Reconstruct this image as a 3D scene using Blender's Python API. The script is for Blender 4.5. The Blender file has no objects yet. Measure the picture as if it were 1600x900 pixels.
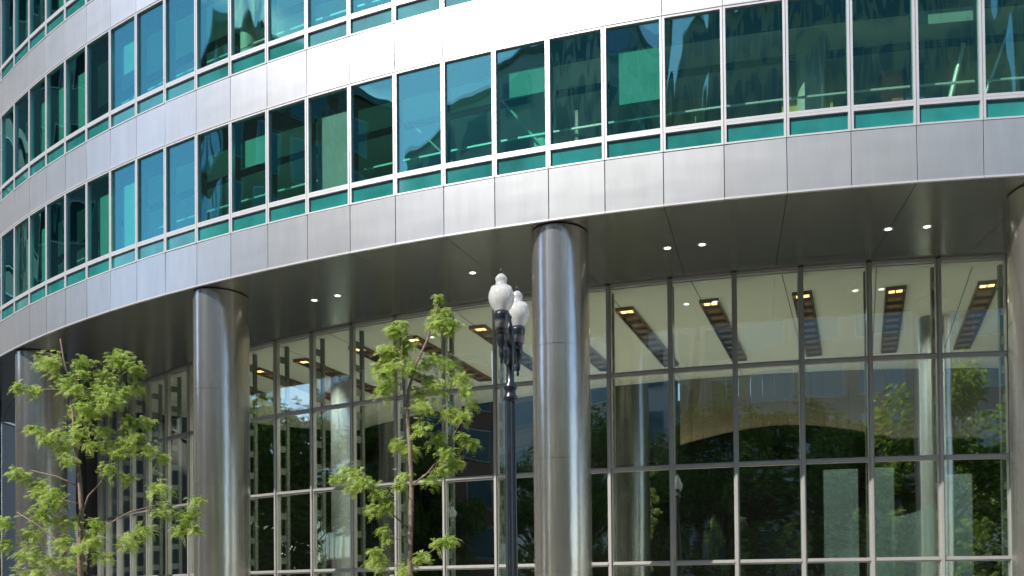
import bpy, math, random
from mathutils import Vector, Matrix
R = math.radians
sc = bpy.context.scene
COL = sc.collection
# ------------------------------------------------------------------ camera, sky, sun, exposure
EYE = 1.6
cam = bpy.data.objects.new('camera', bpy.data.cameras.new('camera')); COL.objects.link(cam)
cam.data.sensor_width = 36.0
cam.data.lens = 36.0 * 1500 / 1600
cam.data.shift_y = (906.5 - 450) / 1600
cam.data.clip_start = 0.1; cam.data.clip_end = 3000
PITCH, ROLL = .01544, .00894
m = Matrix.Rotation(R(90) + PITCH, 4, 'X') @ Matrix.Rotation(-ROLL, 4, 'Z')
cam.matrix_world = Matrix.Translation((0, 0, EYE)) @ m
sc.camera = cam

SUN_AZ, SUN_EL = 47.0, 43.5      # azimuth measured from straight behind the camera towards the left
w = bpy.data.worlds.new('World'); sc.world = w; w.use_nodes = True
nt = w.node_tree; bg = nt.nodes['Background']
sky = nt.nodes.new('ShaderNodeTexSky'); sky.sky_type = 'NISHITA'; sky.sun_disc = False
sky.sun_elevation = R(SUN_EL)
tosun = Vector((-math.sin(R(SUN_AZ)) * math.cos(R(SUN_EL)), -math.cos(R(SUN_AZ)) * math.cos(R(SUN_EL)), math.sin(R(SUN_EL))))
sky.sun_rotation = math.atan2(tosun.x, tosun.y)
sky.air_density = 1.0; sky.dust_density = 0.3; sky.ozone_density = 3.0
# scattered clouds, real direction based sky
tc = nt.nodes.new('ShaderNodeTexCoord'); mp = nt.nodes.new('ShaderNodeMapping'); mp.inputs['Scale'].default_value = (1, 1, 2.2)
nz = nt.nodes.new('ShaderNodeTexNoise'); nz.inputs['Scale'].default_value = 2.6; nz.inputs['Detail'].default_value = 8; nz.inputs['Roughness'].default_value = .6
rp = nt.nodes.new('ShaderNodeValToRGB'); rp.color_ramp.elements[0].position = .60; rp.color_ramp.elements[1].position = .72
mx = nt.nodes.new('ShaderNodeMixRGB'); mx.inputs['Color2'].default_value = (8.5, 8.7, 9, 1)
nt.links.new(tc.outputs['Generated'], mp.inputs['Vector']); nt.links.new(mp.outputs[0], nz.inputs['Vector'])
nt.links.new(nz.outputs['Fac'], rp.inputs['Fac']); nt.links.new(rp.outputs[0], mx.inputs['Fac'])
nt.links.new(sky.outputs[0], mx.inputs['Color1']); nt.links.new(mx.outputs[0], bg.inputs['Color'])
bg.inputs['Strength'].default_value = 0.145

sl = bpy.data.lights.new('sun', 'SUN'); sl.energy = 4.0; sl.angle = R(.53); sl.color = (1, .955, .88)
sun = bpy.data.objects.new('sun', sl); COL.objects.link(sun)
sun.rotation_euler = (-tosun).to_track_quat('-Z', 'Y').to_euler()
sun.location = (0, 0, 60)
sc.view_settings.view_transform = 'Standard'; sc.view_settings.look = 'None'
sc.view_settings.gamma = 1; sc.view_settings.exposure = 0.66; sc.view_settings.use_curve_mapping = False
sc.cycles.use_denoising = True
try: sc.cycles.denoiser = 'OPENIMAGEDENOISE'
except Exception: pass
sc.cycles.max_bounces = 9; sc.cycles.transparent_max_bounces = 16; sc.cycles.glossy_bounces = 4
sc.cycles.diffuse_bounces = 3; sc.cycles.transmission_bounces = 4
sc.cycles.sample_clamp_indirect = 6; sc.cycles.caustics_reflective = False; sc.cycles.caustics_refractive = False

# ------------------------------------------------------------------ helpers
class MB:
    def __init__(s): s.v = []; s.f = []; s.uv = []
    def quad(s, a, b, c, d, uv=None):
        n = len(s.v); s.v += [a, b, c, d]; s.f.append((n, n+1, n+2, n+3)); s.uv.append(uv or ((0, 0), (1, 0), (1, 1), (0, 1)))
    def hexa(s, p):
        """p: 8 points, bottom ring 0-3, top ring 4-7 (0-1 runs along the width)"""
        n = len(s.v); s.v += list(p)
        W = (Vector(p[1]) - Vector(p[0])).length; H = (Vector(p[4]) - Vector(p[0])).length; D = (Vector(p[3]) - Vector(p[0])).length
        for f, a, b in (((0, 1, 5, 4), W, H), ((1, 2, 6, 5), D, H), ((2, 3, 7, 6), W, H), ((3, 0, 4, 7), D, H), ((4, 5, 6, 7), W, D), ((3, 2, 1, 0), W, D)):
            s.f.append(tuple(n+k for k in f)); s.uv.append(((0, 0), (a, 0), (a, b), (0, b)))
    def box(s, x0, x1, y0, y1, z0, z1):
        s.hexa([(x0, y0, z0), (x1, y0, z0), (x1, y1, z0), (x0, y1, z0), (x0, y0, z1), (x1, y0, z1), (x1, y1, z1), (x0, y1, z1)])
    def tube(s, pts, rad, n=8, cap=True):
        pts = [Vector(p) for p in pts]; rings = []
        up = Vector((0.1, 1, 0.05)).normalized()
        for i, p in enumerate(pts):
            d = (pts[min(i+1, len(pts)-1)] - pts[max(i-1, 0)]).normalized()
            a = d.cross(up)
            if a.length < 1e-3: a = d.cross(Vector((1, 0, 0)))
            a.normalize(); b = d.cross(a)
            r = rad[i] if hasattr(rad, '__len__') else rad
            base = len(s.v)
            for k in range(n):
                t = 2*math.pi*k/n; s.v.append(tuple(p + a*math.cos(t)*r + b*math.sin(t)*r))
            rings.append(base)
        for i in range(len(rings)-1):
            for k in range(n):
                k2 = (k+1) % n
                s.f.append((rings[i]+k, rings[i]+k2, rings[i+1]+k2, rings[i+1]+k)); s.uv.append(((0, 0), (1, 0), (1, 1), (0, 1)))
        if cap:
            s.f.append(tuple(rings[0]+k for k in range(n))[::-1]); s.uv.append(None)
            s.f.append(tuple(rings[-1]+k for k in range(n))); s.uv.append(None)
    def lathe(s, prof, n=20, c=(0, 0, 0), flute=0, sx=1, sy=1, cap=True):
        rings = []
        for r, z in prof:
            base = len(s.v)
            for k in range(n):
                t = 2*math.pi*k/n; rr = r*(1 - (flute if k % 2 else 0))
                s.v.append((c[0]+math.cos(t)*rr*sx, c[1]+math.sin(t)*rr*sy, c[2]+z))
            rings.append(base)
        for i in range(len(rings)-1):
            for k in range(n):
                k2 = (k+1) % n
                u0, u1 = k/n*4, (k+1)/n*4
                s.f.append((rings[i]+k, rings[i]+k2, rings[i+1]+k2, rings[i+1]+k)); s.uv.append(((u0, prof[i][1]), (u1, prof[i][1]), (u1, prof[i+1][1]), (u0, prof[i+1][1])))
        if cap:
            s.f.append(tuple(rings[0]+k for k in range(n))[::-1]); s.uv.append(None)
            s.f.append(tuple(rings[-1]+k for k in range(n))); s.uv.append(None)
    def build(s, name, mat, parent=None, smooth=False, bevel=0, mats=None):
        me = bpy.data.meshes.new(name); me.from_pydata([tuple(v) for v in s.v], [], s.f); me.update()
        ul = me.uv_layers.new(name='UVMap')
        for poly, uv in zip(me.polygons, s.uv):
            if uv and len(uv) == len(poly.loop_indices):
                for li, c in zip(poly.loop_indices, uv): ul.data[li].uv = c
        me.materials.append(mat)
        if smooth:
            for p in me.polygons: p.use_smooth = True
        o = bpy.data.objects.new(name, me); COL.objects.link(o)
        if parent: o.parent = parent
        if bevel:
            b = o.modifiers.new('bevel', 'BEVEL'); b.width = bevel; b.segments = 2; b.limit_method = 'ANGLE'
        return o

def tag(o, label=None, cat=None, group=None, kind=None):
    if label: o['label'] = label
    if cat: o['category'] = cat
    if group: o['group'] = group
    if kind: o['kind'] = kind
    return o
def empty(name, loc, label, cat, group=None, rz=0):
    o = bpy.data.objects.new(name, None); COL.objects.link(o); o.location = loc; o.rotation_euler.z = rz
    return tag(o, label, cat, group)

# ------------------------------------------------------------------ materials
def mat(name):
    m = bpy.data.materials.new(name); m.use_nodes = True
    return m, m.node_tree, m.node_tree.nodes['Principled BSDF']
def N(nt, t, **kw):
    n = nt.nodes.new(t)
    for k, v in kw.items():
        if k in n.inputs: n.inputs[k].default_value = v
        else: setattr(n, k, v)
    return n
def L(nt, a, b): nt.links.new(a, b)
def plain(name, col, rough=.6, metal=0, var=.12, scale=6, bump=0, coat=0, spec=.5, emis=None, stretch=None):
    m, nt, p = mat(name)
    p.inputs['Roughness'].default_value = rough; p.inputs['Metallic'].default_value = metal
    p.inputs['Specular IOR Level'].default_value = spec; p.inputs['Coat Weight'].default_value = coat
    tc = N(nt, 'ShaderNodeTexCoord'); src = tc.outputs['Object']
    if stretch:
        mp = N(nt, 'ShaderNodeMapping', Scale=stretch); L(nt, src, mp.inputs['Vector']); src = mp.outputs[0]
    nz = N(nt, 'ShaderNodeTexNoise', Scale=scale, Detail=6.0, Roughness=.6); L(nt, src, nz.inputs['Vector'])
    rp = N(nt, 'ShaderNodeValToRGB'); c = Vector(col)
    rp.color_ramp.elements[0].position = .3; rp.color_ramp.elements[1].position = .7
    rp.color_ramp.elements[0].color = (*(c*(1-var)), 1); rp.color_ramp.elements[1].color = (*(c*(1+var)), 1)
    L(nt, nz.outputs['Fac'], rp.inputs['Fac']); L(nt, rp.outputs[0], p.inputs['Base Color'])
    if bump:
        b = N(nt, 'ShaderNodeBump', Strength=bump, Distance=.02); L(nt, nz.outputs['Fac'], b.inputs['Height']); L(nt, b.outputs[0], p.inputs['Normal'])
    if emis: p.inputs['Emission Color'].default_value = (*emis[0], 1); p.inputs['Emission Strength'].default_value = emis[1]
    return m
def steel(name, col, rough, aniso, bumpd=.004, bscale=1.2, brush=(1, 60), zstretch=1.0, rot=0.0, streak=.1, metal=1.0):
    m, nt, p = mat(name)
    p.inputs['Metallic'].default_value = metal; p.inputs['Anisotropic'].default_value = aniso; p.inputs['Anisotropic Rotation'].default_value = rot
    tc = N(nt, 'ShaderNodeTexCoord')
    tg = N(nt, 'ShaderNodeTangent', direction_type='UV_MAP', uv_map='UVMap'); L(nt, tg.outputs[0], p.inputs['Tangent'])
    mp = N(nt, 'ShaderNodeMapping', Scale=(1, 1, zstretch)); L(nt, tc.outputs['Object'], mp.inputs['Vector'])
    n1 = N(nt, 'ShaderNodeTexNoise', Scale=bscale, Detail=3.0); L(nt, mp.outputs[0], n1.inputs['Vector'])
    mp2 = N(nt, 'ShaderNodeMapping', Scale=(brush[0], brush[0], brush[1])); L(nt, tc.outputs['Object'], mp2.inputs['Vector'])
    n2 = N(nt, 'ShaderNodeTexNoise', Scale=1.5, Detail=4.0); L(nt, mp2.outputs[0], n2.inputs['Vector'])
    mr = N(nt, 'ShaderNodeMapRange', **{'To Min': rough*.93, 'To Max': rough*1.08}); L(nt, n2.outputs['Fac'], mr.inputs['Value']); L(nt, mr.outputs[0], p.inputs['Roughness'])
    mp3 = N(nt, 'ShaderNodeMapping', Scale=(4, 4, .7)); L(nt, tc.outputs['Object'], mp3.inputs['Vector']); n3 = N(nt, 'ShaderNodeTexNoise', Scale=.9, Detail=5.0, Roughness=.65); L(nt, mp3.outputs[0], n3.inputs['Vector'])
    rp = N(nt, 'ShaderNodeValToRGB'); c = Vector(col)
    rp.color_ramp.elements[0].position = .3; rp.color_ramp.elements[1].position = .7
    rp.color_ramp.elements[0].color = (*(c*(1-streak)), 1); rp.color_ramp.elements[1].color = (*(c*(1+streak*.6)), 1)
    L(nt, n3.outputs['Fac'], rp.inputs['Fac']); L(nt, rp.outputs[0], p.inputs['Base Color'])
    b = N(nt, 'ShaderNodeBump', Strength=1.0, Distance=bumpd); L(nt, n1.outputs['Fac'], b.inputs['Height']); L(nt, b.outputs[0], p.inputs['Normal'])
    return m
def glass(name, tint, ior, gloss=(.93, .98, 1), wave=.01, wscale=.9, stretch=(1, 1, .35), haze=0.0):
    m, nt, p = mat(name); nt.nodes.remove(p)
    out = [n for n in nt.nodes if n.type == 'OUTPUT_MATERIAL'][0]
    tr = N(nt, 'ShaderNodeBsdfTransparent', Color=(*tint, 1)); gl = N(nt, 'ShaderNodeBsdfGlossy', Color=(*gloss, 1), Roughness=0.0)
    lw = N(nt, 'ShaderNodeLayerWeight', Blend=.5); pw = N(nt, 'ShaderNodeMath', operation='POWER'); L(nt, lw.outputs['Facing'], pw.inputs[0]); pw.inputs[1].default_value = 4.5
    fr = N(nt, 'ShaderNodeMapRange', **{'To Min': ior, 'To Max': 1.0}); L(nt, pw.outputs[0], fr.inputs['Value']); mx = N(nt, 'ShaderNodeMixShader')
    tc = N(nt, 'ShaderNodeTexCoord'); mp = N(nt, 'ShaderNodeMapping', Scale=stretch); L(nt, tc.outputs['Object'], mp.inputs['Vector'])
    nz = N(nt, 'ShaderNodeTexNoise', Scale=wscale, Detail=1.0); L(nt, mp.outputs[0], nz.inputs['Vector'])
    b = N(nt, 'ShaderNodeBump', Strength=1.0, Distance=wave); L(nt, nz.outputs['Fac'], b.inputs['Height'])
    L(nt, b.outputs[0], gl.inputs['Normal'])
    L(nt, fr.outputs[0], mx.inputs['Fac']); L(nt, tr.outputs[0], mx.inputs[1]); L(nt, gl.outputs[0], mx.inputs[2])
    if haze:
        df = N(nt, 'ShaderNodeBsdfTranslucent', Color=(.60, .76, .80, 1)); d2 = N(nt, 'ShaderNodeBsdfDiffuse', Color=(.58, .74, .78, 1))
        m0 = N(nt, 'ShaderNodeMixShader', Fac=.5); L(nt, df.outputs[0], m0.inputs[1]); L(nt, d2.outputs[0], m0.inputs[2])
        m2 = N(nt, 'ShaderNodeMixShader', Fac=haze); L(nt, mx.outputs[0], m2.inputs[1]); L(nt, m0.outputs[0], m2.inputs[2]); L(nt, m2.outputs[0], out.inputs[0])
    else: L(nt, mx.outputs[0], out.inputs[0])
    return m
M = {}
M['clad'] = steel('brushed_cladding', (.74, .73, .715), .315, .5, bumpd=.0022, bscale=.5, brush=(.6, 2.5), streak=.07, metal=.84)
M['frame'] = plain('satin_aluminium', (.60, .59, .60), .38, .35, .04, 3)
M['col'] = steel('column_steel', (.70, .66, .61), .21, .4, bumpd=.008, bscale=3.2, brush=(3, .2), zstretch=.6, streak=.13, metal=.9)
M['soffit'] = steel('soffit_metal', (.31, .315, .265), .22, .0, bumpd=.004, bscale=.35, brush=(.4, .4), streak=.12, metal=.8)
M['mull'] = plain('bronze_grey_aluminium', (.50, .49, .47), .42, .55, .06, 4)
M['wglass'] = glass('teal_window_glass', (.62, .95, .87), .19, (.42, .92, .93), .014, .8, (1, 1, .4))
M['wavy'] = glass('wavy_teal_window_glass', (.80, .95, .88), .18, (.42, .95, .88), .035, 1.3, (1.6, 1.6, .30))
M['lglass'] = glass('lobby_glass', (.90, .96, .91), .28, (.95, 1, .96), .008, .6, (1, 1, .5))
M['frost'] = glass('frosted_partition_glass', (.80, .90, .89), .04, haze=.17)
M['spandrel'] = plain('teal_spandrel', (.02, .20, .185), .06, 0, .35, .8, coat=1, spec=1)
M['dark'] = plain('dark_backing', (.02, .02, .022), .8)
M['joint'] = plain('grey_joint', (.10, .09, .09), .7)
M['ceil'] = plain('white_ceiling', (.80, .82, .74), .7, 0, .02, 2)
M['oceil'] = plain('office_ceiling', (.75, .76, .74), .8, 0, .05, 2)
M['carpet'] = plain('office_floor', (.40, .40, .38), .9)
M['lfloor'] = plain('lobby_stone_floor', (.42, .40, .36), .3, 0, .12, 1.2)
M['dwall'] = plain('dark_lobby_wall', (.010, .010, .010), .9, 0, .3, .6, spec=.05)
M['beige'] = plain('beige_panel', (.20, .16, .10), .5, 0, .12, 1.5)
M['bronze'] = plain('bronze_trough', (.13, .07, .03), .4, .4, .3, 5)
M['bulb'] = plain('warm_lamp', (1, .8, .5), .4, emis=((1, .55, .22), 3.2)); M['bulb2'] = plain('dim_bronze_lamp', (.16, .085, .035), .45, .2, emis=((1, .5, .18), .06))
M['dl'] = plain('downlight_lens', (1, .95, .9), .4, emis=((1, .95, .86), 2.5))
M['blind'] = plain('pale_roller_blind', (.50, .58, .56), .85, 0, .05, 2)
M['rail'] = plain('pale_rail', (.80, .84, .82), .35, .3, .03)
M['post'] = plain('pale_round_post', (.72, .74, .68), .5, 0, .06, 2)
M['lcol'] = plain('grey_lobby_column', (.22, .25, .25), .4)
M['black'] = plain('black_lamp_paint', (.012, .016, .022), .32, 0, .3, 20, coat=.5)
M['stone'] = plain('grey_stone', (.24, .235, .235), .7, 0, .12, .8)
M['brown'] = plain('brown_grey_stone', (.16, .145, .14), .6, 0, .12, .8)
M['bark'] = plain('young_bark', (.24, .17, .13), .85, 0, .35, 30, .5, stretch=(1, 1, .25))
M['bark2'] = plain('dark_bark', (.10, .075, .055), .9, 0, .3, 9, .6, stretch=(1, 1, .25))
def leafmat(name, c1, c2, trans):
    m, nt, p = mat(name); out = [n for n in nt.nodes if n.type == 'OUTPUT_MATERIAL'][0]
    tc = N(nt, 'ShaderNodeTexCoord'); nz = N(nt, 'ShaderNodeTexNoise', Scale=5.0, Detail=4.0); L(nt, tc.outputs['Object'], nz.inputs['Vector'])
    rp = N(nt, 'ShaderNodeValToRGB'); rp.color_ramp.elements[0].position = .35; rp.color_ramp.elements[1].position = .68
    rp.color_ramp.elements[0].color = (*c1, 1); rp.color_ramp.elements[1].color = (*c2, 1)
    L(nt, nz.outputs['Fac'], rp.inputs['Fac']); L(nt, rp.outputs[0], p.inputs['Base Color']); p.inputs['Roughness'].default_value = .5
    tl = N(nt, 'ShaderNodeBsdfTranslucent'); L(nt, rp.outputs[0], tl.inputs['Color']); mx = N(nt, 'ShaderNodeMixShader', Fac=trans)
    L(nt, p.outputs[0], mx.inputs[1]); L(nt, tl.outputs[0], mx.inputs[2]); L(nt, mx.outputs[0], out.inputs[0]); return m
M['leaf'] = leafmat('honey_locust_leaf', (.27, .39, .05), (.60, .70, .22), .5)
M['leafd'] = leafmat('park_tree_leaf', (.09, .17, .02), (.30, .41, .07), .6)
M['asphalt'] = plain('asphalt', (.05, .05, .052), .9, 0, .15, 40, .3)
M['paint'] = plain('road_paint', (.78, .77, .72), .7, 0, .08, 8)
M['lawn'] = plain('lawn', (.055, .085, .025), .95, 0, .3, 3, .5)
def paving():
    m, nt, p = mat('concrete_paving')
    tc = N(nt, 'ShaderNodeTexCoord'); br = N(nt, 'ShaderNodeTexBrick', Scale=1.0); L(nt, tc.outputs['Object'], br.inputs['Vector'])
    br.inputs['Color1'].default_value = (.36, .34, .31, 1); br.inputs['Color2'].default_value = (.31, .295, .275, 1); br.inputs['Mortar'].default_value = (.16, .15, .14, 1)
    br.inputs['Mortar Size'].default_value = .01; br.inputs['Brick Width'].default_value = 1.2; br.inputs['Row Height'].default_value = .6
    L(nt, br.outputs['Color'], p.inputs['Base Color']); p.inputs['Roughness'].default_value = .8; return m
M['paving'] = paving()

# ------------------------------------------------------------------ ground, road, pavements
def sheet(name, x0, x1, y0, y1, z0, z1, mt, label=None):
    b = MB(); b.box(x0, x1, y0, y1, z0, z1); return tag(b.build(name, mt), kind='structure')
b = MB(); b.quad((-900, -900, -.02), (900, -900, -.02), (900, 900, -.02), (-900, 900, -.02)); tag(b.build('ground', M['lawn']), kind='structure')
b = MB(); b.quad((-44, -4, 0), (300, -4, 0), (300, 13.0, 0), (-44, 13.0, 0)); tag(b.build('road', M['asphalt']), kind='structure')
b = MB()
for k in range(-6, 40): b.quad((k*6-1.2, 4.43, .004), (k*6+1.2, 4.43, .004), (k*6+1.2, 4.57, .004), (k*6-1.2, 4.57, .004))
tag(b.build('road_marking', M['paint']), kind='structure')
sheet('pavement', -300, 300, 13.15, 120, -.1, .125, M['paving'])
sheet('pavement', -300, 300, -11, -4.15, -.1, .125, M['paving'])
sheet('pavement', -300, -44.148, -4.15, 13.15, -.1, .125, M['paving'])
sheet('kerb', -44.148, -44, -4, 13, -.1, .13, M['stone'])
sheet('kerb', -44.148, 300, 13.0, 13.148, -.1, .13, M['stone'])
sheet('kerb', -44.148, 300, -4.148, -4, -.1, .13, M['stone'])

# ------------------------------------------------------------------ the drum shaped office building
S = .84
OC = (18.561*S, 76.807*S); OR = 54.738*S; OA = 1.5/54.738; OP = -.76414      # upper facade circle
IC = (18.81*S, 75.434*S); IR = 47.814*S; IA = .0407; IP = -.619               # lobby glass circle
H0 = EYE + 9.7786*S; ST = 4.8465*S; GZ = .125
def opt(i, dr=0, z=0):
    a = OP + i*OA; return Vector((OC[0] + (OR+dr)*math.sin(a), OC[1] - (OR+dr)*math.cos(a), z))
def ipt(i, dr=0, z=0):
    a = IP + i*IA; return Vector((IC[0] + (IR+dr)*math.sin(a), IC[1] - (IR+dr)*math.cos(a), z))
ORIG = Vector((OC[0], OC[1], 0))
bld = empty('office_building', ORIG, 'curved glass and brushed steel office building on round steel columns', 'building')
def loc(b):
    b.v = [tuple(Vector(v) - ORIG) for v in b.v]; return b
def part(b, name, mt, parent=None, **k): return loc(b).build(name, mt, parent or bld, **k)
def frame_of(fn, i, w=1):
    a = fn(i); c = fn(i+w); u = (c-a); W = u.length; u.normalize(); n = Vector((u.y, -u.x, 0)); return a, u, n, W
def fbox(b, fr, u0, u1, n0, n1, z0, z1, tilt=(0, 0)):
    a, u, n, W = fr
    def P(s, d, z, tt=0): v = a + u*s + n*(d + tt); v.z = z; return v
    # outer face may lean slightly (tilt: across, up)
    t = lambda s, z: tilt[0]*(s-(u0+u1)/2) + tilt[1]*(z-(z0+z1)/2)
    b.hexa([P(u0, n1, z0, t(u0, z0)), P(u1, n1, z0, t(u1, z0)), P(u1, n0, z0), P(u0, n0, z0), P(u0, n1, z1, t(u0, z1)), P(u1, n1, z1, t(u1, z1)), P(u1, n0, z1), P(u0, n0, z1)])
rnd = random.Random(5)
I0, I1 = -12, 44
LV = 5                                                # storeys above the soffit
F1 = 1.364*S                                          # height of the steel band
# steel bands, flat plates with open joints
for k in range(LV+1):
    z0 = H0 + k*ST; b = MB()
    for i in range(I0, I1):
        fr = frame_of(opt, i); g = .008
        fbox(b, fr, g, fr[3]-g, -.04, 0, z0+.035, z0+F1-.008, (rnd.gauss(0, .0035), rnd.gauss(0, .003)))
    part(b, 'steel_band', M['clad'], bevel=.004)
    b = MB(); g = MB()
    for i in range(I0, I1):
        fr = frame_of(opt, i)
        fbox(b, fr, 0, fr[3], -.14, -.042, z0+.03, z0+F1)       # backing behind the joints
        if k <= LV: fbox(g, fr, .004, fr[3]-.004, -.04, .022, z0-.012, z0+.028)   # bright drip edge
    part(b, 'band_backing', M['joint']); part(g, 'drip_edge', M['frame'])

def window(i, k, sub=True, acc=None):
    z0 = H0 + k*ST + F1; zt = H0 + (k+1)*ST - .014
    fr = frame_of(opt, i); W = fr[3]; g = .006
    b = MB()
    sw = .054
    zs0, zs1 = z0 + .038, z0 + .40                     # spandrel strip
    zw0, zw1 = z0 + .52, zt - .05                       # window
    fbox(b, fr, g, sw, -.11, .012, z0, zt); fbox(b, fr, W-sw, W-g, -.11, .012, z0, zt)
    fbox(b, fr, sw, W-sw, -.11, .010, z0, zs0); fbox(b, fr, sw, W-sw, -.11, .010, zs1, zs1+.058); fbox(b, fr, sw, W-sw, -.11, .010, zw0-.058, zw0)
    fbox(b, fr, sw, W-sw, -.11, -.012, zs1+.058, zw0-.058)
    fbox(b, fr, sw, W-sw, -.11, .010, zw1, zt)
    p = MB(); t = (rnd.gauss(0, .0018), rnd.gauss(0, .0018))
    fbox(p, fr, sw, W-sw, -.062, -.048, zw0, zw1, t)
    s = MB(); fbox(s, fr, sw, W-sw, -.10, -.045, zs0, zs1, t)
    if acc is not None:
        for q, r_ in zip(acc, (b, p, s)): 
            n = len(q.v); q.v += r_.v; q.f += [tuple(n+x for x in f) for f in r_.f]; q.uv += r_.uv
        return
    w = part(b, 'window', M['frame'])
    part(p, 'pane', M['wavy'] if (k == 0 and i in (16, 18, 19, 20, 21, 22, 23, 24)) or (i*7+k*3) % 11 == 0 else M['wglass'], w)
    part(s, 'spandrel', M['spandrel'], w)
acc = (MB(), MB(), MB())
vis = {0: range(-3, 26), 1: range(-3, 26), 2: range(-3, 17), 3: range(-3, 6)}
nw = 0
for k in range(LV):
    for i in range(I0, I1):
        if i in vis.get(k, ()): window(i, k); nw += 1
        else: window(i, k, acc=acc)
rest = part(acc[0], 'window', M['frame']); rest['kind'] = 'stuff'
part(acc[1], 'pane', M['wglass'], rest); part(acc[2], 'spandrel', M['spandrel'], rest)
# joint line between neighbouring window frames
b = MB()
for k in range(LV):
    for i in range(I0, I1):
        fr = frame_of(opt, i); fbox(b, fr, -.0055, .0055, -.11, -.004, H0+k*ST+F1, H0+(k+1)*ST-.014)
part(b, 'frame_gasket', M['joint'])

# offices: slabs, ceilings, back walls
def ring(b, r0, r1, z0, z1, i0=I0, i1=I1, fn=opt, st=1):
    i = i0
    while i < i1:
        j = min(i+st, i1)
        b.hexa([fn(i, r1, z0), fn(j, r1, z0), fn(j, r0, z0), fn(i, r0, z0), fn(i, r1, z1), fn(j, r1, z1), fn(j, r0, z1), fn(i, r0, z1)])
        i = j
def officewall():
    m, nt, p = mat('office_partition')
    tc = N(nt, 'ShaderNodeTexCoord'); mp = N(nt, 'ShaderNodeMapping', Scale=(.42, .42, .55)); L(nt, tc.outputs['Object'], mp.inputs['Vector'])
    vo = N(nt, 'ShaderNodeTexVoronoi', Scale=1.0); vo.distance = 'CHEBYCHEV'; L(nt, mp.outputs[0], vo.inputs['Vector'])
    sp = N(nt, 'ShaderNodeSeparateColor'); L(nt, vo.outputs['Color'], sp.inputs[0])
    rp = N(nt, 'ShaderNodeValToRGB'); rp.color_ramp.interpolation = 'CONSTANT'; e = rp.color_ramp.elements
    e[0].color = (.10, .13, .12, 1); e[1].position = .3; e[1].color = (.42, .34, .16, 1)
    for q, c in ((.48, (.07, .08, .09, 1)), (.62, (.42, .46, .42, 1)), (.8, (.20, .13, .08, 1)), (.9, (.55, .50, .38, 1))):
        n = e.new(q); n.color = c
    L(nt, sp.outputs[0], rp.inputs['Fac']); L(nt, rp.outputs[0], p.inputs['Base Color']); p.inputs['Roughness'].default_value = .8; return m
M['owall'] = officewall()
for k in range(LV):
    z0 = H0 + k*ST
    b = MB(); ring(b, -9.0, -.145, z0+.9, z0+1.10); part(b, 'floor_slab', M['carpet'])
    b = MB(); ring(b, -9.0, -.45, z0+ST-.16, z0+ST-.12); part(b, 'office_ceiling', M['oceil'])
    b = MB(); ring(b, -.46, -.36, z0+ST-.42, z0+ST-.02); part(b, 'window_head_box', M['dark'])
    b = MB(); ring(b, -5.7, -5.6, z0+1.10, z0+ST-.16); part(b, 'office_wall', M['owall'])
    b = MB(); ring(b, -.62, -.58, z0+2.22, z0+2.26); part(b, 'guard_rail', M['rail'])
    b = MB(); ring(b, -2.2, -1.95, z0+ST-.21, z0+ST-.163); part(b, 'linear_ceiling_fixture', M['dark'])
    b = MB()
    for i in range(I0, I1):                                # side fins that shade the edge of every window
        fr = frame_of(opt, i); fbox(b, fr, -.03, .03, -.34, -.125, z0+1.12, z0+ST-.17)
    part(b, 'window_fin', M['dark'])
b = MB(); ring(b, -12, .03, H0+LV*ST+F1+.01, H0+LV*ST+F1+.2); part(b, 'roof', M['stone'])
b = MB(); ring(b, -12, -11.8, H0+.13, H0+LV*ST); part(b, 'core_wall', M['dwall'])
# things just behind the office windows
def post(i, k, dr=-1.3, r=.3):
    c = opt(i, dr); b = MB(); b.lathe([(r, H0+k*ST+1.102), (r, H0+(k+1)*ST-.162)], 20, (c.x, c.y, 0)); part(b, 'interior_column', M['post'], smooth=True).modifiers.new('s', 'EDGE_SPLIT').split_angle = R(50)
for i, k in ((20.5, 0), (24.6, 0), (15.6, 0), (12.4, 1), (8.5, 1), (4.5, 0), (18.5, 1)): post(i, k)
def strut(i, j, k, z0, z1, dr=-.9, r=.05):
    a = opt(i, dr, H0+k*ST+z0); c = opt(j, dr, H0+k*ST+z1); b = MB(); b.tube([a, c], r, 8); part(b, 'diagonal_brace', M['rail'])
strut(17.2, 17.9, 0, 3.2, 1.2); strut(22.55, 22.95, 0, 1.2, 3.2); strut(23.2, 23.9, 0, 1.8, 4.2, r=.03); strut(14.6, 15.8, 0, 3.8, 1.9, r=.03); strut(13, 14, 0, 3.2, 1.9, r=.025)
def thinpost(i, k, h0, h1):
    c = opt(i, -.75); b = MB(); b.box(c.x-.05, c.x+.05, c.y-.05, c.y+.05, H0+k*ST+h0, H0+k*ST+h1); part(b, 'window_post', M['post'])
thinpost(15.82, 0, 1.12, 3.7); thinpost(16.35, 0, 1.12, 2.7); thinpost(8.5, 0, 1.12, 3.2); thinpost(9.6, 1, 1.12, 3.0); thinpost(6.45, 0, 1.12, 2.6)
# blinds
M['blind2'] = plain('drawn_teal_grey_blind', (.30, .42, .40), .85, 0, .08, 2)
for (i, k, d) in ((0, 0, 1), (1, 0, .9), (4, 0, 1), (5, 0, 1), (1, 1, 1), (2, 1, 1), (3, 1, 1), (5, 1, .35), (0, 2, 1), (9, 0, .3), (11, 0, .9), (12, 1, .5), (10, 1, .25), (15, 0, .25), (17, 0, .5), (2, 2, .8), (-1, 1, 1), (22, 0, .12)):
    b = MB(); fr = frame_of(opt, i); zt = H0+(k+1)*ST-.42; h = 2.35*d
    fbox(b, fr, .05, fr[3]-.05, -.36, -.352, zt-h, zt); part(b, 'roller_blind', M['blind2'])
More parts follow.
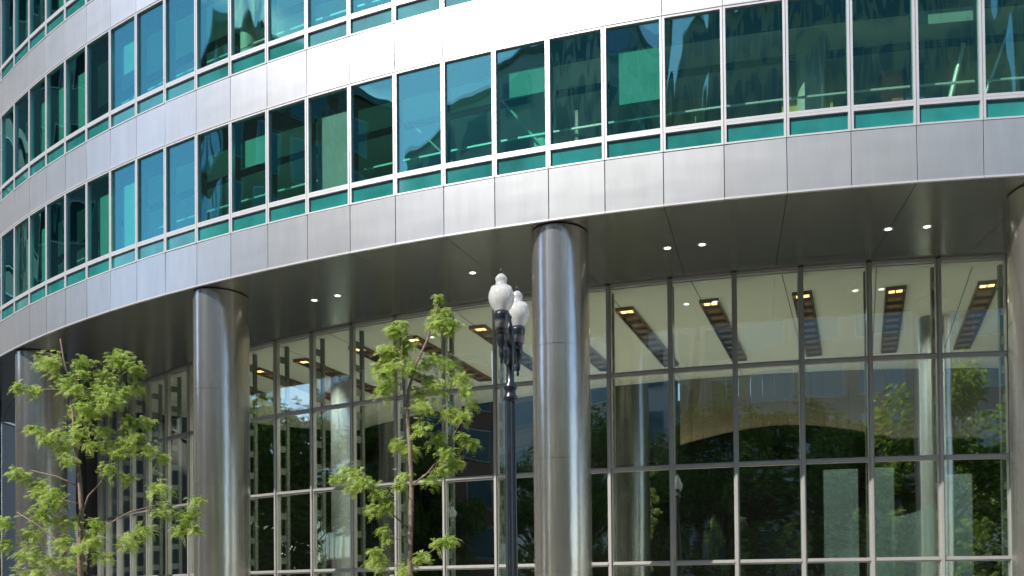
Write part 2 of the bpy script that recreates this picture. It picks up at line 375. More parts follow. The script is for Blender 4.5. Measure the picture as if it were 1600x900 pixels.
# office furniture seen through glass
M['red'] = plain('faded_red_board', (.60, .18, .10), .7); M['blue'] = plain('deep_blue_board', (.06, .12, .36), .7); M['ochre'] = plain('ochre_board', (.72, .52, .18), .7)
for i, k, mt, w_, h_ in ((21.7, 0, 'red', .45, 1.9), (22.1, 0, 'blue', .4, 2.0), (17.6, 0, 'ochre', 1.3, 1.8), (20.0, 0, 'ochre', 1.1, 2.1), (22.8, 0, 'ochre', 1.5, 2.3), (10.5, 1, 'ochre', .8, .5), (9.4, 0, 'ochre', .9, .9), (18.9, 0, 'blue', .8, 1.0), (13.4, 0, 'blue', .7, 1.2)):
    a = opt(i, -1.35); c = opt(i+w_/1.26, -1.35); b = MB(); u = (c-a).normalized(); n = Vector((u.y, -u.x, 0)); z0 = H0+k*ST+1.102
    P = [a, c, c-n*.35, a-n*.35]; b.hexa([Vector((p.x, p.y, z0)) for p in P]+[Vector((p.x, p.y, z0+h_)) for p in P]); part(b, 'office_cabinet', M[mt])

# soffit: metal plates with open joints
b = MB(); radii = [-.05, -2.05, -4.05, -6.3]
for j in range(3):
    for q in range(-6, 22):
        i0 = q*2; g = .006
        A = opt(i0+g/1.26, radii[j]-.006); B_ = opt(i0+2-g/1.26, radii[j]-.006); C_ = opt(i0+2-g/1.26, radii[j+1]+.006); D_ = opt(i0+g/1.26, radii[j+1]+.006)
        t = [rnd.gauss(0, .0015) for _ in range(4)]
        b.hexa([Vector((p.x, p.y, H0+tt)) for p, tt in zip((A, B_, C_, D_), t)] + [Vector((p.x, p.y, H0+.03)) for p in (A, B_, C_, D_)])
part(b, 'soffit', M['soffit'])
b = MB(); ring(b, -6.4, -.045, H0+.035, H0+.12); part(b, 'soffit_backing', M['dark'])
for i in (9.5, 10.18, 13.66, 17.83, 18.51, 21.98, 22.68, 26.1, 26.8):
    c = opt(i, -2.5); b = MB(); b.lathe([(.11, -.012), (.11, .004)], 20, (c.x, c.y, H0)); d = part(b, 'downlight', M['frame'])
    b = MB(); b.lathe([(.072, -.017), (.072, -.0125)], 20, (c.x, c.y, H0)); part(b, 'lens', M['dl'], d)

# round steel columns under the edge
for q in range(-1, 6):
    i = q*8 + {0: -.15, 1: -.07, 3: .17}.get(q, 0); c = opt(i, -.915)
    a = OP + i*OA
    b = MB(); ztop = H0 - .03
    prof = [(1.0, GZ)]
    for zs in (2.10, 4.62, 7.14):
        if zs < ztop-.2: prof += [(1.0, zs-.012), (.982, zs-.009), (.982, zs+.009), (1.0, zs+.012)]
    prof += [(1.0, ztop)]
    b.lathe(prof, 64, (0, 0, 0), sx=.64, sy=.81)
    ca, sa = math.cos(a), math.sin(a)
    b.v = [(c.x + x*ca - y*sa, c.y + x*sa + y*ca, z) for x, y, z in b.v]
    # own origin so the wear pattern runs with the column
    o = part(b, 'column', M['col'], smooth=True)
    md = o.modifiers.new('split', 'EDGE_SPLIT'); md.split_angle = R(50)
    b = MB(); b.lathe([(1.0, ztop), (1.0, H0-.001)], 48, (0, 0, 0), sx=.60, sy=.77)
    b.v = [(c.x + x*ca - y*sa, c.y + x*sa + y*ca, z) for x, y, z in b.v]; part(b, 'column_collar', M['dark'], o)

# lobby curtain wall
ZT = [H0-.02, EYE+6.907*S, EYE+3.914*S, EYE+.941*S, GZ]
J0, J1 = -9, 15
def iframe(i): return frame_of(ipt, i)
accg = MB()
for i in range(-9, 26):
    fr = iframe(i)
    m_ = MB(); fbox(m_, (ipt(i), fr[1], Vector((math.sin(IP+i*IA), -math.cos(IP+i*IA), 0)), 0), -.065, .065, -.10, .03, GZ, H0-.03)
    fbox(m_, (ipt(i), fr[1], Vector((math.sin(IP+i*IA), -math.cos(IP+i*IA), 0)), 0), -.03, .03, .03, .09, GZ, H0-.03)
    mo = part(m_, 'mullion', M['mull'])
    if i <= 14:      # inner ladder post
        nn = Vector((math.sin(IP+i*IA), -math.cos(IP+i*IA), 0)); uu = fr[1]
        f_ = MB(); fbox(f_, (ipt(i), uu, nn, 0), -.045, .045, -.52, -.40, GZ, H0-.1)
        z = .5
        while z < H0-.4:
            fbox(f_, (ipt(i), uu, nn, 0), -.03, .03, -.40, -.101, z, z+.20); z += .72
        part(f_, 'ladder_post', M['ladder'] if 'ladder' in M else M.setdefault('ladder', plain('green_grey_steel', (.13, .15, .13), .45, .3, .08, 3)), mo)
    for j in range(4):
        g = MB(); zt, zb = ZT[j]-.06, ZT[j+1]+.06
        t = (rnd.gauss(0, .0015), rnd.gauss(0, .0015))
        if i < J1:
            fbox(g, fr, .066, fr[3]-.066, -.05, -.034, zb, zt, t); part(g, 'glass_pane', M['lglass'])
        else: fbox(accg, fr, .066, fr[3]-.066, -.05, -.034, zb, zt, t)
o = part(accg, 'glass_pane', M['lglass']); o['kind'] = 'stuff'
for j, z in enumerate(ZT):
    b = MB()
    for i in range(-9, 26):
        fr = iframe(i)
        fbox(b, fr, .067, fr[3]-.067, -.10, .022, max(z-.06, GZ), min(z+.06, H0-.001)); fbox(b, fr, .067, fr[3]-.067, .022, .065, max(z-.022, GZ), min(z+.022, H0-.004))
    part(b, 'transom', M['mull'])
# lobby interior
b = MB(); ring(b, -16, .0, GZ-.02, GZ+.01, -9, 26, ipt); part(b, 'lobby_floor', M['lfloor'])
b = MB(); ring(b, -12.2, -.12, H0-.10, H0-.05, -9, 26, ipt); part(b, 'lobby_ceiling', M['ceil'])
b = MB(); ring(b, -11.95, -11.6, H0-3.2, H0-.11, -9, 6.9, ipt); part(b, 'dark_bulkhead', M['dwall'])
b = MB(); ring(b, -11.95, -11.6, H0-2.6, H0-.11, 13.5, 26, ipt); part(b, 'grey_bulkhead', M['brown'])
b = MB()
for i in range(56, 108, 3):
    a0, a1 = i/8, min(i+3, 108)/8
    zb = [H0-2.55+.55*math.sin((x*8-56)/52*math.pi) for x in (a0, a1, a1, a0)]
    P = [ipt(a0+.006, -11.6), ipt(a1-.006, -11.6), ipt(a1-.006, -11.8), ipt(a0+.006, -11.8)]
    b.hexa([Vector((p.x, p.y, z_)) for p, z_ in zip(P, zb)] + [Vector((p.x, p.y, H0-.11)) for p in P])
part(b, 'beige_bulkhead', M['beige'])
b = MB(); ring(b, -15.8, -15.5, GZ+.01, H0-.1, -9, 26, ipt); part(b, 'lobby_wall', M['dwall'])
for e in (-9, 26):
    b = MB(); P = [ipt(e, -.2), ipt(e+.12, -.2), ipt(e+.2, -15.49), ipt(e, -15.49)]
    b.hexa([Vector((p.x, p.y, GZ+.012)) for p in P] + [Vector((p.x, p.y, H0-.002)) for p in P]); part(b, 'lobby_side_wall', M['dwall'])
# ceiling joints + recessed looking troughs of warm lamps
AZ = R(20); dv = Vector((math.sin(AZ), math.cos(AZ), 0)); rv = Vector((dv.y, -dv.x, 0))
ZC = H0-.10; LOBBY_W = 600
for sx_, sy_, ln in ((3.24, 27.04, 7.2), (5.49, 26.35, 7.2), (7.88, 25.74, 7.2), (10.27, 25.38, 7.2), (12.54, 24.98, 7.2), (-.99, 28.71, 6.6), (1.1, 27.8, 7), (-3.13, 29.85, 6.4), (-5.01, 30.94, 6.2), (-7.16, 32.55, 6), (-9.04, 33.86, 6), (14.9, 24.7, 7.2), (-10.9, 35.6, 6)):
    s0 = Vector((sx_, sy_, 0)); hw = .26
    def Q(b, u0, u1, v0, v1, z0, z1):
        P = [s0+rv*u0+dv*v0, s0+rv*u1+dv*v0, s0+rv*u1+dv*v1, s0+rv*u0+dv*v1]
        b.hexa([Vector((p.x, p.y, z0)) for p in P] + [Vector((p.x, p.y, z1)) for p in P])
    b = MB(); Q(b, -hw, -hw+.04, 0, ln, ZC-.10, ZC-.002); Q(b, hw-.04, hw, 0, ln, ZC-.10, ZC-.002); Q(b, -hw+.04, hw-.04, 0, .04, ZC-.10, ZC-.002); Q(b, -hw+.04, hw-.04, ln-.04, ln, ZC-.10, ZC-.002)
    Q(b, -hw+.04, hw-.04, .04, ln-.04, ZC-.02, ZC-.004)
    nb = int(ln/.8)
    for q in range(1, nb+1): Q(b, -hw+.04, hw-.04, q*ln/(nb+1)-.02, q*ln/(nb+1)+.02, ZC-.09, ZC-.021)
    t = part(b, 'light_trough', M['bronze'])
    for v in (ln*.25, ln*.75):      # the light these lit lamps give
        al = bpy.data.lights.new('lobby_lamp_light', 'SPOT'); al.spot_size = R(155); al.spot_blend = 1; al.shadow_soft_size = 0; al.energy = LOBBY_W; al.color = (1, .93, .82)
        ao = bpy.data.objects.new('lobby_lamp_light', al); COL.objects.link(ao); pp = s0+dv*v; ao.location = (pp.x, pp.y, ZC-.12)
    for q in range(nb+1):
        if 1:
            v = (q+.5)*ln/(nb+1)
            b = MB(); Q(b, -.17, -.02, v-.10, v+.10, ZC-.045, ZC-.021); Q(b, .02, .17, v-.10, v+.10, ZC-.045, ZC-.021); part(b, 'lamp', M['bulb'] if q == 0 else M['bulb2'], t)
b = MB()
for q in range(-6, 12):
    s0 = Vector((-9+q*2.45*.98+1.2, 30, 0)); 
    P0 = s0 - dv*8; P1 = s0 + dv*12
    for st in range(40):
        c0 = P0.lerp(P1, st/40); c1 = P0.lerp(P1, (st+1)/40)
        rr = math.hypot((c0.x+c1.x)/2-IC[0], (c0.y+c1.y)/2-IC[1])
        if IR-11.5 < rr < IR-.3:
            b.hexa([v_ for v_ in (Vector((c0.x-.012, c0.y, ZC-.006)), Vector((c0.x+.012, c0.y, ZC-.006)), Vector((c1.x+.012, c1.y, ZC-.006)), Vector((c1.x-.012, c1.y, ZC-.006)), Vector((c0.x-.012, c0.y, ZC-.002)), Vector((c0.x+.012, c0.y, ZC-.002)), Vector((c1.x+.012, c1.y, ZC-.002)), Vector((c1.x-.012, c1.y, ZC-.002)))])
part(b, 'ceiling_joint', M['joint'])
# interior teal glass screens and columns
def screen(i0, i1, dr, z1, drop=0):
    b = MB(); n = 8
    for q in range(n):
        a0 = i0+(i1-i0)*q/n; a1 = i0+(i1-i0)*(q+1)/n
        P = [ipt(a0, dr), ipt(a1, dr), ipt(a1, dr-.03), ipt(a0, dr-.03)]
        h = [z1 - drop*math.sin(math.pi*(.5+.5*(q+k)/n))*1 for k in (0, 1)]
        hh = [h[0], h[1], h[1], h[0]]
        b.hexa([Vector((p.x, p.y, GZ+.012)) for p in P] + [Vector((p.x, p.y, hz)) for p, hz in zip(P, hh)])
    part(b, 'glass_screen', M['frost'])
screen(10.4, 10.95, -1.4, EYE+3.85*S); screen(11.1, 11.55, -1.6, EYE+3.9*S); screen(11.6, 12.5, -2.2, EYE+3.0*S, .5); screen(12.2, 12.75, -1.4, EYE+3.6*S)
for i, dr in ((12.9, -5), (-1.2, -4.5)):
    c = ipt(i, dr); b = MB(); b.lathe([(.35, GZ+.012), (.35, ZC-.004)], 32, (c.x, c.y, 0)); part(b, 'lobby_column', M['lcol'], smooth=True).modifiers.new('s', 'EDGE_SPLIT').split_angle = R(50)
# stone pier that closes the lobby on the left
b = MB()
for i, d in ((-11.4, .5), (-10.6, .2), (-9.9, -.15)):
    P = [ipt(i, d), ipt(i+.62, d), ipt(i+.62, -2), ipt(i, -2)]
    b.hexa([Vector((p.x, p.y, GZ)) for p in P] + [Vector((p.x, p.y, H0-.001)) for p in P])
part(b, 'stone_pier', M['brown'])
b = MB(); P = [ipt(-14, -1), ipt(-9.2, -1), ipt(-9.2, -2.2), ipt(-14, -2.2)]
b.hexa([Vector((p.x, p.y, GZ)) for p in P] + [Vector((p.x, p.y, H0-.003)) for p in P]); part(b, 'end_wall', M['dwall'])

# ------------------------------------------------------------------ neighbours (seen at the left edge and mirrored in the glass)
def block(label, x0, x1, y0, y1, h, wallmt, winmt, nx, nz_, sides, ww=.7, wh=.6, name='city_building', base=4.0):
    c = Vector(((x0+x1)/2, (y0+y1)/2, 0)); t = empty(name, c, label, 'building')
    hx, hy = (x1-x0)/2, (y1-y0)/2
    b = MB(); b.box(-hx, hx, -hy, hy, 0, h); b.build('wall', wallmt, t)
    b = MB(); b.box(-hx-.3, hx+.3, -hy-.3, hy+.3, h+.002, h+.6); b.box(-hx*.4, hx*.3, -hy*.4, hy*.4, h+.602, h+3); b.build('roof', M['stone'], t)
    for s in sides:
        Wd = 2*hx if s in 'NS' else 2*hy; cw = Wd/nx; ch = (h-base-.8)/nz_
        w_, hh = cw*ww, ch*wh
        f = MB(); f.box(-w_/2-.08, w_/2+.08, -.12, .05, -.1, hh+.1)
        p = MB(); p.box(-w_/2, w_/2, -.16, -.121, 0, hh)
        fm = f.build('window', M['frame'], t); pm = p.build('pane', winmt, fm)
        first = True
        for a in range(nx):
            for q in range(nz_):
                if first: o, pp = fm, pm; first = False
                else:
                    o = fm.copy(); COL.objects.link(o); o.parent = t; pp = pm.copy(); COL.objects.link(pp); pp.parent = o
                u = -Wd/2 + (a+.5)*cw; z = base + q*ch + ch*.2
                if s == 'N': o.location = (-u, hy, z); o.rotation_euler.z = math.pi
                elif s == 'S': o.location = (u, -hy, z)
                elif s == 'E': o.location = (hx, u, z); o.rotation_euler.z = math.pi/2
                else: o.location = (-hx, -u, z); o.rotation_euler.z = -math.pi/2
    return t
M['limestone'] = plain('limestone', (.40, .36, .29), .75, 0, .1, .3)
M['brick'] = plain('red_brown_brick', (.22, .11, .07), .8, 0, .12, 2)
M['pale'] = plain('pale_concrete', (.46, .46, .44), .7, 0, .06, .4)
M['dglass'] = plain('dim_window', (.015, .02, .02), .3, spec=.2)
M['bglass'] = plain('blue_office_glass', (.07, .15, .16), .05, 0, .2, .3, coat=1, spec=.8)
block('wide limestone office block across the park, mirrored in the upper windows', -30, 40, -92, -70, 70, M['limestone'], M['bglass'], 10, 10, 'N')
block('red brown brick block on the left across the road, mirrored in the glass', -60, -50, -14, 15.5, 42, M['brick'], M['bglass'], 6, 8, 'EN')
block('grey concrete tower between the brick and limestone blocks, mirrored in the glass', -88, -31, -80, -46, 62, M['pale'], M['bglass'], 9, 9, 'NE')
block('pale concrete slab block right of the park, mirrored in the windows', 46, 70, -78, -34, 48, M['pale'], M['bglass'], 6, 9, 'W', .82, .5)
block('brown grey neighbour with a dark seam at the left edge', -44, -26, 40, 70, 26, M['brown'], M['dglass'], 4, 4, 'ES', name='neighbour_building', base=10)
block('dark brick tower further up the street to the left', -84, -58, 32, 90, 62, M['brown'], M['dglass'], 8, 10, 'ES', .5, .5)

# ------------------------------------------------------------------ street lamps
def lamp_post(loc_, label, group=None, rz=0):
    t = empty('street_lamp', loc_, label, 'street lamp', group, rz)
    b = MB(); b.lathe([(.24, 0), (.24, .10), (.21, .13), (.20, .45), (.17, .5), (.15, .62), (.16, .66), (.13, .72), (.115, .9)], 24); b.build('base', M['black'], t, smooth=False, bevel=.004)
    b = MB(); b.lathe([(.078, .88), (.070, 2.0), (.062, 3.599)], 32, flute=.09); b.build('pole', M['black'], t)
    b = MB(); b.lathe([(.062, 3.579), (.085, 3.599), (.085, 3.639), (.066, 3.669), (.066, 3.720), (.08, 3.740), (.08, 3.769), (.05, 3.809), (.045, 3.999), (.058, 4.040), (.058, 4.340), (.048, 4.399), (.06, 4.439), (.035, 4.500), (.02, 4.580), (.03, 4.609), (.001, 4.659)], 24)
    b.build('capital', M['black'], t, smooth=True)
    for s in (-1, 1):
        x = s*.34
        b = MB()
        b.tube([(s*.05, 0, 4.260), (s*.16, 0, 4.319), (s*.26, 0, 4.309), (x, 0, 4.279)], .026, 10)
        b.tube([(s*.05, 0, 4.080), (s*.10, 0, 3.999), (s*.20, 0, 4.010), (s*.25, 0, 4.099), (s*.20, 0, 4.170), (s*.15, 0, 4.130), (s*.17, 0, 4.090)], .016, 8)
        b.tube([(s*.22, 0, 4.019), (s*.30, 0, 4.080), (x, 0, 4.160)], .014, 8)
        a = b.build('arm', M['black'], t, smooth=True)
        b = MB(); b.lathe([(.001, 3.959), (.018, 3.979), (.012, 4.019), (.03, 4.050), (.036, 4.109), (.026, 4.149), (.05, 4.200), (.062, 4.279), (.058, 4.349), (.042, 4.399), (.05, 4.220), (.085, 4.479), (.098, 4.540), (.09, 4.580), (.075, 4.380)], 24, (x, 0, 0))
        b.build('lamp_holder', M['black'], t, smooth=True)
        b = MB(); prof = [(.078, 4.377), (.085, 4.609), (.118, 4.659), (.142, 4.729), (.147, 4.779), (.138, 4.840), (.112, 4.909), (.078, 4.739), (.062, 4.970), (.060, 4.979), (.068, 5.000), (.064, 5.029), (.045, 5.059), (.02, 5.080), (.012, 4.869)]
        prof = [(r_*1.05 if r_ > .05 else r_, 4.377 + (z_-4.377)*.93) for r_, z_ in prof]
        b.lathe(prof, 40, (x, 0, 0), flute=.05); b.build('globe', M['acorn'], t, smooth=True)
        b = MB(); b.lathe([(.016, 5.017), (.022, 4.817), (.012, 5.046), (.018, 5.067), (.001, 5.096)], 12, (x, 0, 0)); b.build('finial', M['black'], t, smooth=True)
        b = MB(); b.lathe([(.03, 4.580), (.045, 4.639), (.04, 4.779), (.02, 4.819)], 12, (x, 0, 0)); b.build('bulb', M['post'], t, smooth=True)
    t.scale = (1.19,)*3
    return t
def acorn():
    m, nt, p = mat('acorn_glass'); out = [n for n in nt.nodes if n.type == 'OUTPUT_MATERIAL'][0]
    p.inputs['Base Color'].default_value = (.86, .86, .84, 1); p.inputs['Roughness'].default_value = .12
    p.inputs['Coat Weight'].default_value = 1
    tr = N(nt, 'ShaderNodeBsdfTransparent', Color=(.95, .95, .95, 1)); tl = N(nt, 'ShaderNodeBsdfTranslucent', Color=(.95, .94, .9, 1))
    m1 = N(nt, 'ShaderNodeMixShader', Fac=.45); L(nt, p.outputs[0], m1.inputs[1]); L(nt, tl.outputs[0], m1.inputs[2])
    tc = N(nt, 'ShaderNodeTexCoord'); nz = N(nt, 'ShaderNodeTexNoise', Scale=14.0, Detail=3.0); L(nt, tc.outputs['Object'], nz.inputs['Vector'])
    mr = N(nt, 'ShaderNodeMapRange', **{'From Min': .45, 'From Max': .62, 'To Min': .16, 'To Max': .32}); L(nt, nz.outputs['Fac'], mr.inputs['Value'])
    m2 = N(nt, 'ShaderNodeMixShader'); L(nt, mr.outputs[0], m2.inputs['Fac']); L(nt, m1.outputs[0], m2.inputs[1]); L(nt, tr.outputs[0], m2.inputs[2]); L(nt, m2.outputs[0], out.inputs[0])
    b = N(nt, 'ShaderNodeBump', Strength=.5, Distance=.01); L(nt, nz.outputs['Fac'], b.inputs['Height']); L(nt, b.outputs[0], p.inputs['Normal'])
    return m
M['acorn'] = acorn()
lamp_post((0, 13.8, GZ), 'black twin headed street lamp with white acorn globes in front of a steel column', rz=math.atan2(.65, .19)+math.pi)
lamp_post((-20, 13.8, GZ), 'black twin headed lamp further left along the same pavement', rz=.4)
lamp_post((-14, -5.2, GZ), 'black twin headed lamp across the road, mirrored in the lobby glass', rz=.9)

# ------------------------------------------------------------------ trees
def P3(px, py, D, dy=0):
    """point at ground distance D on the line of sight measured in the photograph"""
    a = (px-800)/1500; b_ = (906.5-py)/1500; c1, s1 = math.cos(ROLL), math.sin(ROLL); c2, s2 = math.cos(PITCH), math.sin(PITCH)
    x = a*c1 + b_*s1; y = -a*s1 + b_*c1; d = Vector((x, c2 - y*s2, s2 + y*c2)); d *= D/d.y
    return Vector((d.x, d.y + dy, EYE + d.z))
def young_tree(label, D, trunk, branches, clumps, seed):
    rn = random.Random(seed)
    base = P3(*trunk[0], D); base.z = GZ
    t = empty('honey_locust', base, label, 'tree', 'young street trees in front of the building')
    pts = [Vector(base), Vector((base.x, base.y, .7))]
    for q, (x, y) in enumerate(trunk): pts.append(P3(x, y, D, rn.uniform(-.04, .04)))
    n = len(pts); rad = [.062*(1-.86*(k/(n-1))**1.1) for k in range(n)]
    tb = MB(); tb.tube([p-base for p in pts], rad, 10)
    nodes = [(p, r, 0) for p, r in list(zip(pts, rad))[2:]]
    dense = []
    for a, c in zip(nodes[:-1], nodes[1:]):
        for q in range(4): dense.append((a[0].lerp(c[0], q/4), a[1]*(1-q/4)+c[1]*q/4, 0))
    nodes = dense + [nodes[-1]]
    for br in branches:
        P = [P3(x, y, D, rn.uniform(-.05, .05)) for x, y in br]; rr = [.017*(1-.6*k/(len(P)-1)) for k in range(len(P))]
        tb.tube([p-base for p in P], rr, 8); nodes += [(p, r_, 1) for p, r_ in zip(P, rr)]
    lf = MB()
    cl = []
    for (x, y, r) in clumps:
        rm = r/1500*D
        cl.append((P3(x, y, D, rn.uniform(-1, 1)*.42*min(1, 1.1)), rm))
    base_cl = list(cl)
    for c, rm in base_cl:                     # loose foliage that fills in between the tufts
        near = [q for q in base_cl if .05 < (q[0]-c).length < .75]
        if near and rn.random() < .45:
            q = rn.choice(near); cl.append((c.lerp(q[0], rn.uniform(.35, .65)) + Vector((rn.gauss(0, .05), rn.gauss(0, .12), rn.gauss(0, .05))), min(rm, q[1])*.62))
    ax = lambda p: min((p-q[0]).length for q in dense)
    cl.sort(key=lambda c: ax(c[0]))
    for c, rm in cl:
        best = min(nodes, key=lambda q: (q[0]-c).length + 1.5*max(0, q[0].z - c.z + .05) + .08*q[2])
        a = best[0]; d = c-a
        mid = a + d*.5 + Vector((rn.uniform(-.03, .03), rn.uniform(-.03, .03), .04*d.length + rn.uniform(-.02, .03)))
        r0 = min(best[1]*.6, .004+.009*d.length)
        tb.tube([a-base, mid-base, c-base], [r0, r0*.75, .004], 6)
        nodes += [(mid, r0*.75, 2), (c, .006, 2)]
        # compound leaves radiating from the twig end, more outwards than back
        od = Vector((c.x-pts[-3].x, (c.y-pts[-3].y), 0));
        if od.length > .01: od.normalize()
        rm *= 1.15; nl = int(18 + 200*rm)
        for q in range(nl):
            th = rn.uniform(0, 2*math.pi); el = rn.gauss(.15, .45)
            dr_ = Vector((math.cos(th)*math.cos(el), math.sin(th)*math.cos(el), math.sin(el))) + od*.45; dr_.normalize()
            st = c + Vector((rn.gauss(0, .34), rn.gauss(0, .34), rn.gauss(0, .26)))*rm
            ln = rn.uniform(.10, .19); side = dr_.cross(Vector((0, 0, 1)));
            if side.length < .1: continue
            side.normalize(); upv = side.cross(dr_)
            np_ = rn.randint(7, 10); p = Vector(st); tw = rn.uniform(-.5, .5)
            for k in range(np_):
                f = (k+.5)/np_
                cpt = st + dr_*ln*f - Vector((0, 0, 1))*ln*.55*f*f
                tan = (dr_ - Vector((0, 0, 1))*1.1*f).normalized()
                ll = .034*(.55+.9*math.sin(math.pi*min(1, f*.85+.12)))*rn.uniform(.8, 1.15); lw = ll*.40
                for s in (-1, 1):
                    o_ = (side*s*math.cos(tw*s+.15) + upv*(math.sin(tw*s)+.1) + tan*.38 + Vector((rn.gauss(0, .14), rn.gauss(0, .14), rn.gauss(0, .14)))).normalized()
                    wv = (tan - o_*tan.dot(o_)); wv.normalize()
                    a0 = cpt - base; tip = a0 + o_*ll; md = a0 + o_*ll*.45
                    lf.quad(tuple(a0), tuple(md - wv*lw*.5), tuple(tip), tuple(md + wv*lw*.5))
    tb.build('trunk', M['bark'], t, smooth=True); lf.build('crown', M['leaf'], t)
    return t
t1 = young_tree('spreading young honey locust at the left end of the building', 16.3,
    [(128, 1000), (126, 900), (125, 860), (127, 800), (124, 750), (119, 700), (116, 650), (108, 600), (100, 560), (95, 530)],
    [[(127, 800), (138, 775), (155, 755), (166, 738), (176, 712)], [(126, 860), (150, 830), (200, 800), (260, 785)], [(125, 870), (95, 850), (60, 820), (25, 800)], [(124, 760), (90, 745), (50, 735)]],
    [(60, 558, 18), (85, 568, 22), (48, 605, 14), (175, 548, 17), (203, 572, 18), (148, 582, 22), (108, 598, 24), (135, 612, 26), (168, 612, 24), (198, 598, 16), (120, 640, 26), (150, 645, 26), (182, 635, 20), (128, 680, 26), (158, 690, 24), (200, 662, 15), (220, 658, 12), (238, 705, 14), (252, 716, 10), (205, 697, 18), (172, 735, 16), (196, 746, 12), (28, 603, 9), (38, 664, 10), (72, 684, 11), (95, 690, 12), (16, 735, 15), (42, 754, 16), (68, 778, 22), (98, 775, 20), (58, 808, 24), (96, 812, 24), (35, 832, 18), (2, 815, 18), (2, 850, 14), (58, 868, 24), (95, 878, 26), (140, 846, 20), (158, 822, 16), (262, 768, 20), (245, 795, 20), (288, 800, 20), (232, 832, 18), (275, 826, 16), (200, 850, 16), (172, 868, 16), (310, 830, 9), (120, 560, 16), (25, 900, 20), (75, 920, 24), (150, 915, 24), (115, 850, 16), (300, 780, 10), (115, 720, 12)], 3)
t2 = young_tree('slender young honey locust left of the twin street lamp', 16.5,
    [(638, 1000), (640, 900), (641, 850), (643, 760), (641, 700), (637, 650), (638, 610), (650, 570), (668, 530), (680, 495), (685, 468)],
    [[(637, 650), (630, 600), (625, 550), (626, 510)], [(642, 760), (668, 740), (690, 712), (720, 660)], [(642, 830), (610, 800), (585, 775), (550, 745)], [(640, 880), (665, 868), (700, 843)]],
    [(684, 468, 6), (684, 484, 9), (682, 506, 12), (625, 504, 12), (622, 520, 14), (604, 545, 18), (590, 566, 14), (640, 535, 14), (694, 520, 17), (708, 516, 12), (670, 555, 20), (645, 575, 20), (618, 580, 18), (700, 562, 18), (722, 590, 17), (684, 600, 22), (652, 610, 20), (602, 612, 18), (726, 616, 13), (736, 628, 8), (664, 640, 22), (700, 640, 20), (722, 655, 14), (738, 690, 12), (718, 682, 12), (622, 690, 17), (642, 700, 12), (680, 690, 18), (698, 712, 17), (662, 672, 16), (704, 732, 11), (672, 752, 13), (638, 748, 12), (540, 732, 14), (558, 740, 15), (524, 745, 8), (580, 758, 14), (600, 775, 15), (592, 800, 14), (610, 790, 12), (556, 765, 10), (590, 862, 10), (608, 842, 10), (594, 882, 9), (636, 880, 14), (662, 872, 15), (702, 842, 10), (688, 850, 10), (600, 825, 8), (575, 880, 8), (610, 910, 12), (690, 700, 10), (610, 600, 12)], 8)

def park_tree_data(seed, h, cr, nl):
    rn = random.Random(seed); tb = MB(); lf = MB()
    tb.tube([(0, 0, -.05), (.1, 0, h*.2), (0, .1, h*.45), (.15, 0, h*.75)], [.32, .24, .17, .06], 10)
    cl = []
    for q in range(34):
        th = rn.uniform(0, 6.28); u = rn.uniform(0, 1); z = h*(.16+.78*u); rr = cr*math.sin(math.pi*(.12+.80*u))**.8*rn.uniform(.35, 1)
        c = Vector((math.cos(th)*rr, math.sin(th)*rr, z)); cl.append((c, rn.uniform(.7, 1.4)*cr*.30))
        s0 = Vector((.05, 0, min(h*.7, z*rn.uniform(.5, .75)))); tb.tube([s0, s0.lerp(c, .5)+Vector((0, 0, .3)), c], [.09, .06, .02], 6)
    for q in range(nl):
        c, r = rn.choice(cl); v = Vector((rn.gauss(0, 1), rn.gauss(0, 1), rn.gauss(0, .8))); v.normalize(); p = c + v*r*rn.uniform(.35, 1)**.5
        a = Vector((rn.gauss(0, 1), rn.gauss(0, 1), rn.gauss(0, .5))).normalized(); bb = a.cross(Vector((rn.gauss(0, 1), rn.gauss(0, 1), rn.gauss(0, 1)))).normalized()
        s = rn.uniform(.16, .32); lf.quad(tuple(p-a*s), tuple(p-bb*s*.5), tuple(p+a*s), tuple(p+bb*s*.5))
    return tb, lf
protos = []
for sd, h, cr in ((1, 15.5, 5.2), (2, 13, 4.7), (3, 17, 5.4)):
    tb, lf = park_tree_data(sd, h, cr, 9000); protos.append((tb, lf, {}))
kinds = ('broad', 'low rounded', 'tall')
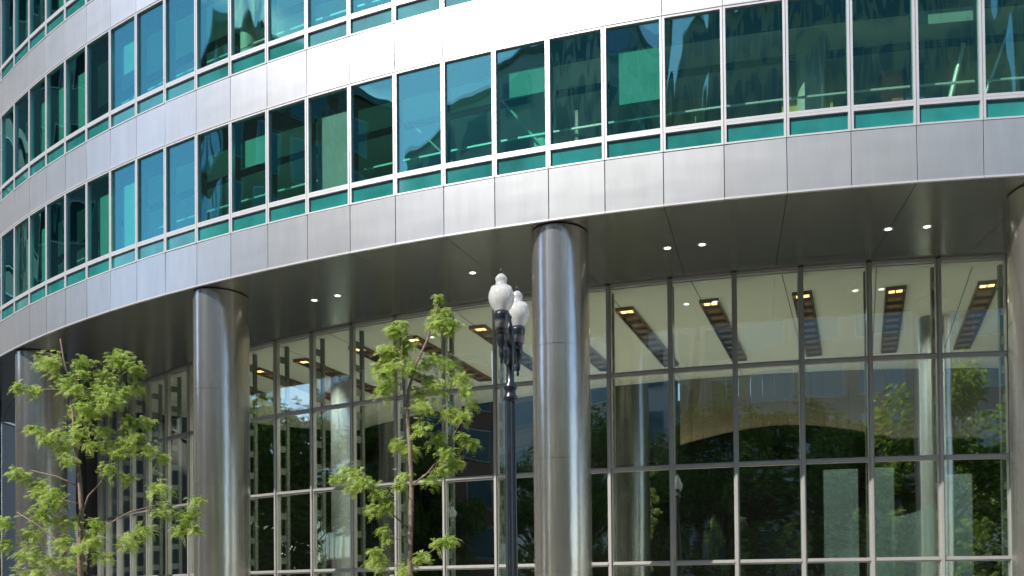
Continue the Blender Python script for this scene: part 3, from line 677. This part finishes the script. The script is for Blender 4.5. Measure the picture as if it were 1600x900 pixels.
spots = [(-43, 25, 1), (-42, 32, 1), (-46, 27, 2), (-47, 34, 2), (-49, 41, 0), (-45, 21, 0), (-46.5, 9.5, 2), (-46, 2.5, 0), (-46.5, -3, 2), (-52, 30, 2), (-27, -9, 2), (-21, -14, 0), (-15.5, -8.5, 1), (-10, -13, 2), (-4, -9.5, 0), (2.5, -14, 2), (7, -9, 1), (13, -12, 0), (19, -9, 2), (26, -13, 0), (33, -9, 1), (-34, -13, 2), (-43, -9, 0), (40, -13, 2)]
words = ['foremost on the left pavement', 'beside the foremost on the left pavement', 'nearest on the left pavement', 'at the right of the road end', 'at the middle of the road end', 'at the left of the road end', 'second on the left pavement', 'set back on the left pavement', 'at the left road kerb', 'furthest along the left pavement', 'at far left of the park', 'behind the low one at the park edge', 'at the left park kerb', 'behind the left mirrored lamp', 'left of the centre of the park row', 'deep in the middle of the park', 'near the centre park kerb', 'behind the right mirrored lamp', 'right of the right mirrored lamp', 'set back at the right of the park', 'at the right park kerb', 'far beyond the left lamp', 'at the left park end', 'at the right park end']
for (x, y, k), wd in zip(spots, words):
    tb, lf, d = protos[k]
    y -= 10 if y < -4 else 0
    t = empty('park_tree', (x, y, 0.0), '%s leafy park tree %s, mirrored in the glass' % (kinds[k], wd), 'tree', 'park trees behind the viewpoint', rz=x*1.7)
    if not d:
        a = tb.build('trunk', M['bark2'], t, smooth=True); c = lf.build('crown', M['leafd'], t); d['m'] = (a, c)
    else:
        for s in d['m']:
            o = s.copy(); COL.objects.link(o); o.parent = t

for k, (x, sc_, rz_) in enumerate(((-8.5, .95, .6), (-5.0, .9, 2.1), (-1.8, 1.0, 3.9), (1.4, .85, 5.2), (4.6, .95, 1.2), (8.0, .9, 2.8), (11.4, 1.0, 4.4), (14.8, .95, 3.1), (18, .9, .2))):
    src = (t1, t2)[k % 2]
    t = src.copy(); COL.objects.link(t); t.location = (x, -5.0, GZ); t.scale = (sc_,)*3; t.rotation_euler.z = rz_
    t['label'] = 'young far kerb honey locust %s, seen in the glass' % ('nearest the far lamp', 'second along from the far lamp', 'just left behind the viewpoint', 'just right behind the viewpoint', 'fifth from the right end', 'fourth from the right end', 'third from the right end', 'second from the right end', 'at the right end of its row')[k]
    t['group'] = 'young trees along the far kerb'
    for c in src.children:
        o = c.copy(); COL.objects.link(o); o.parent = t
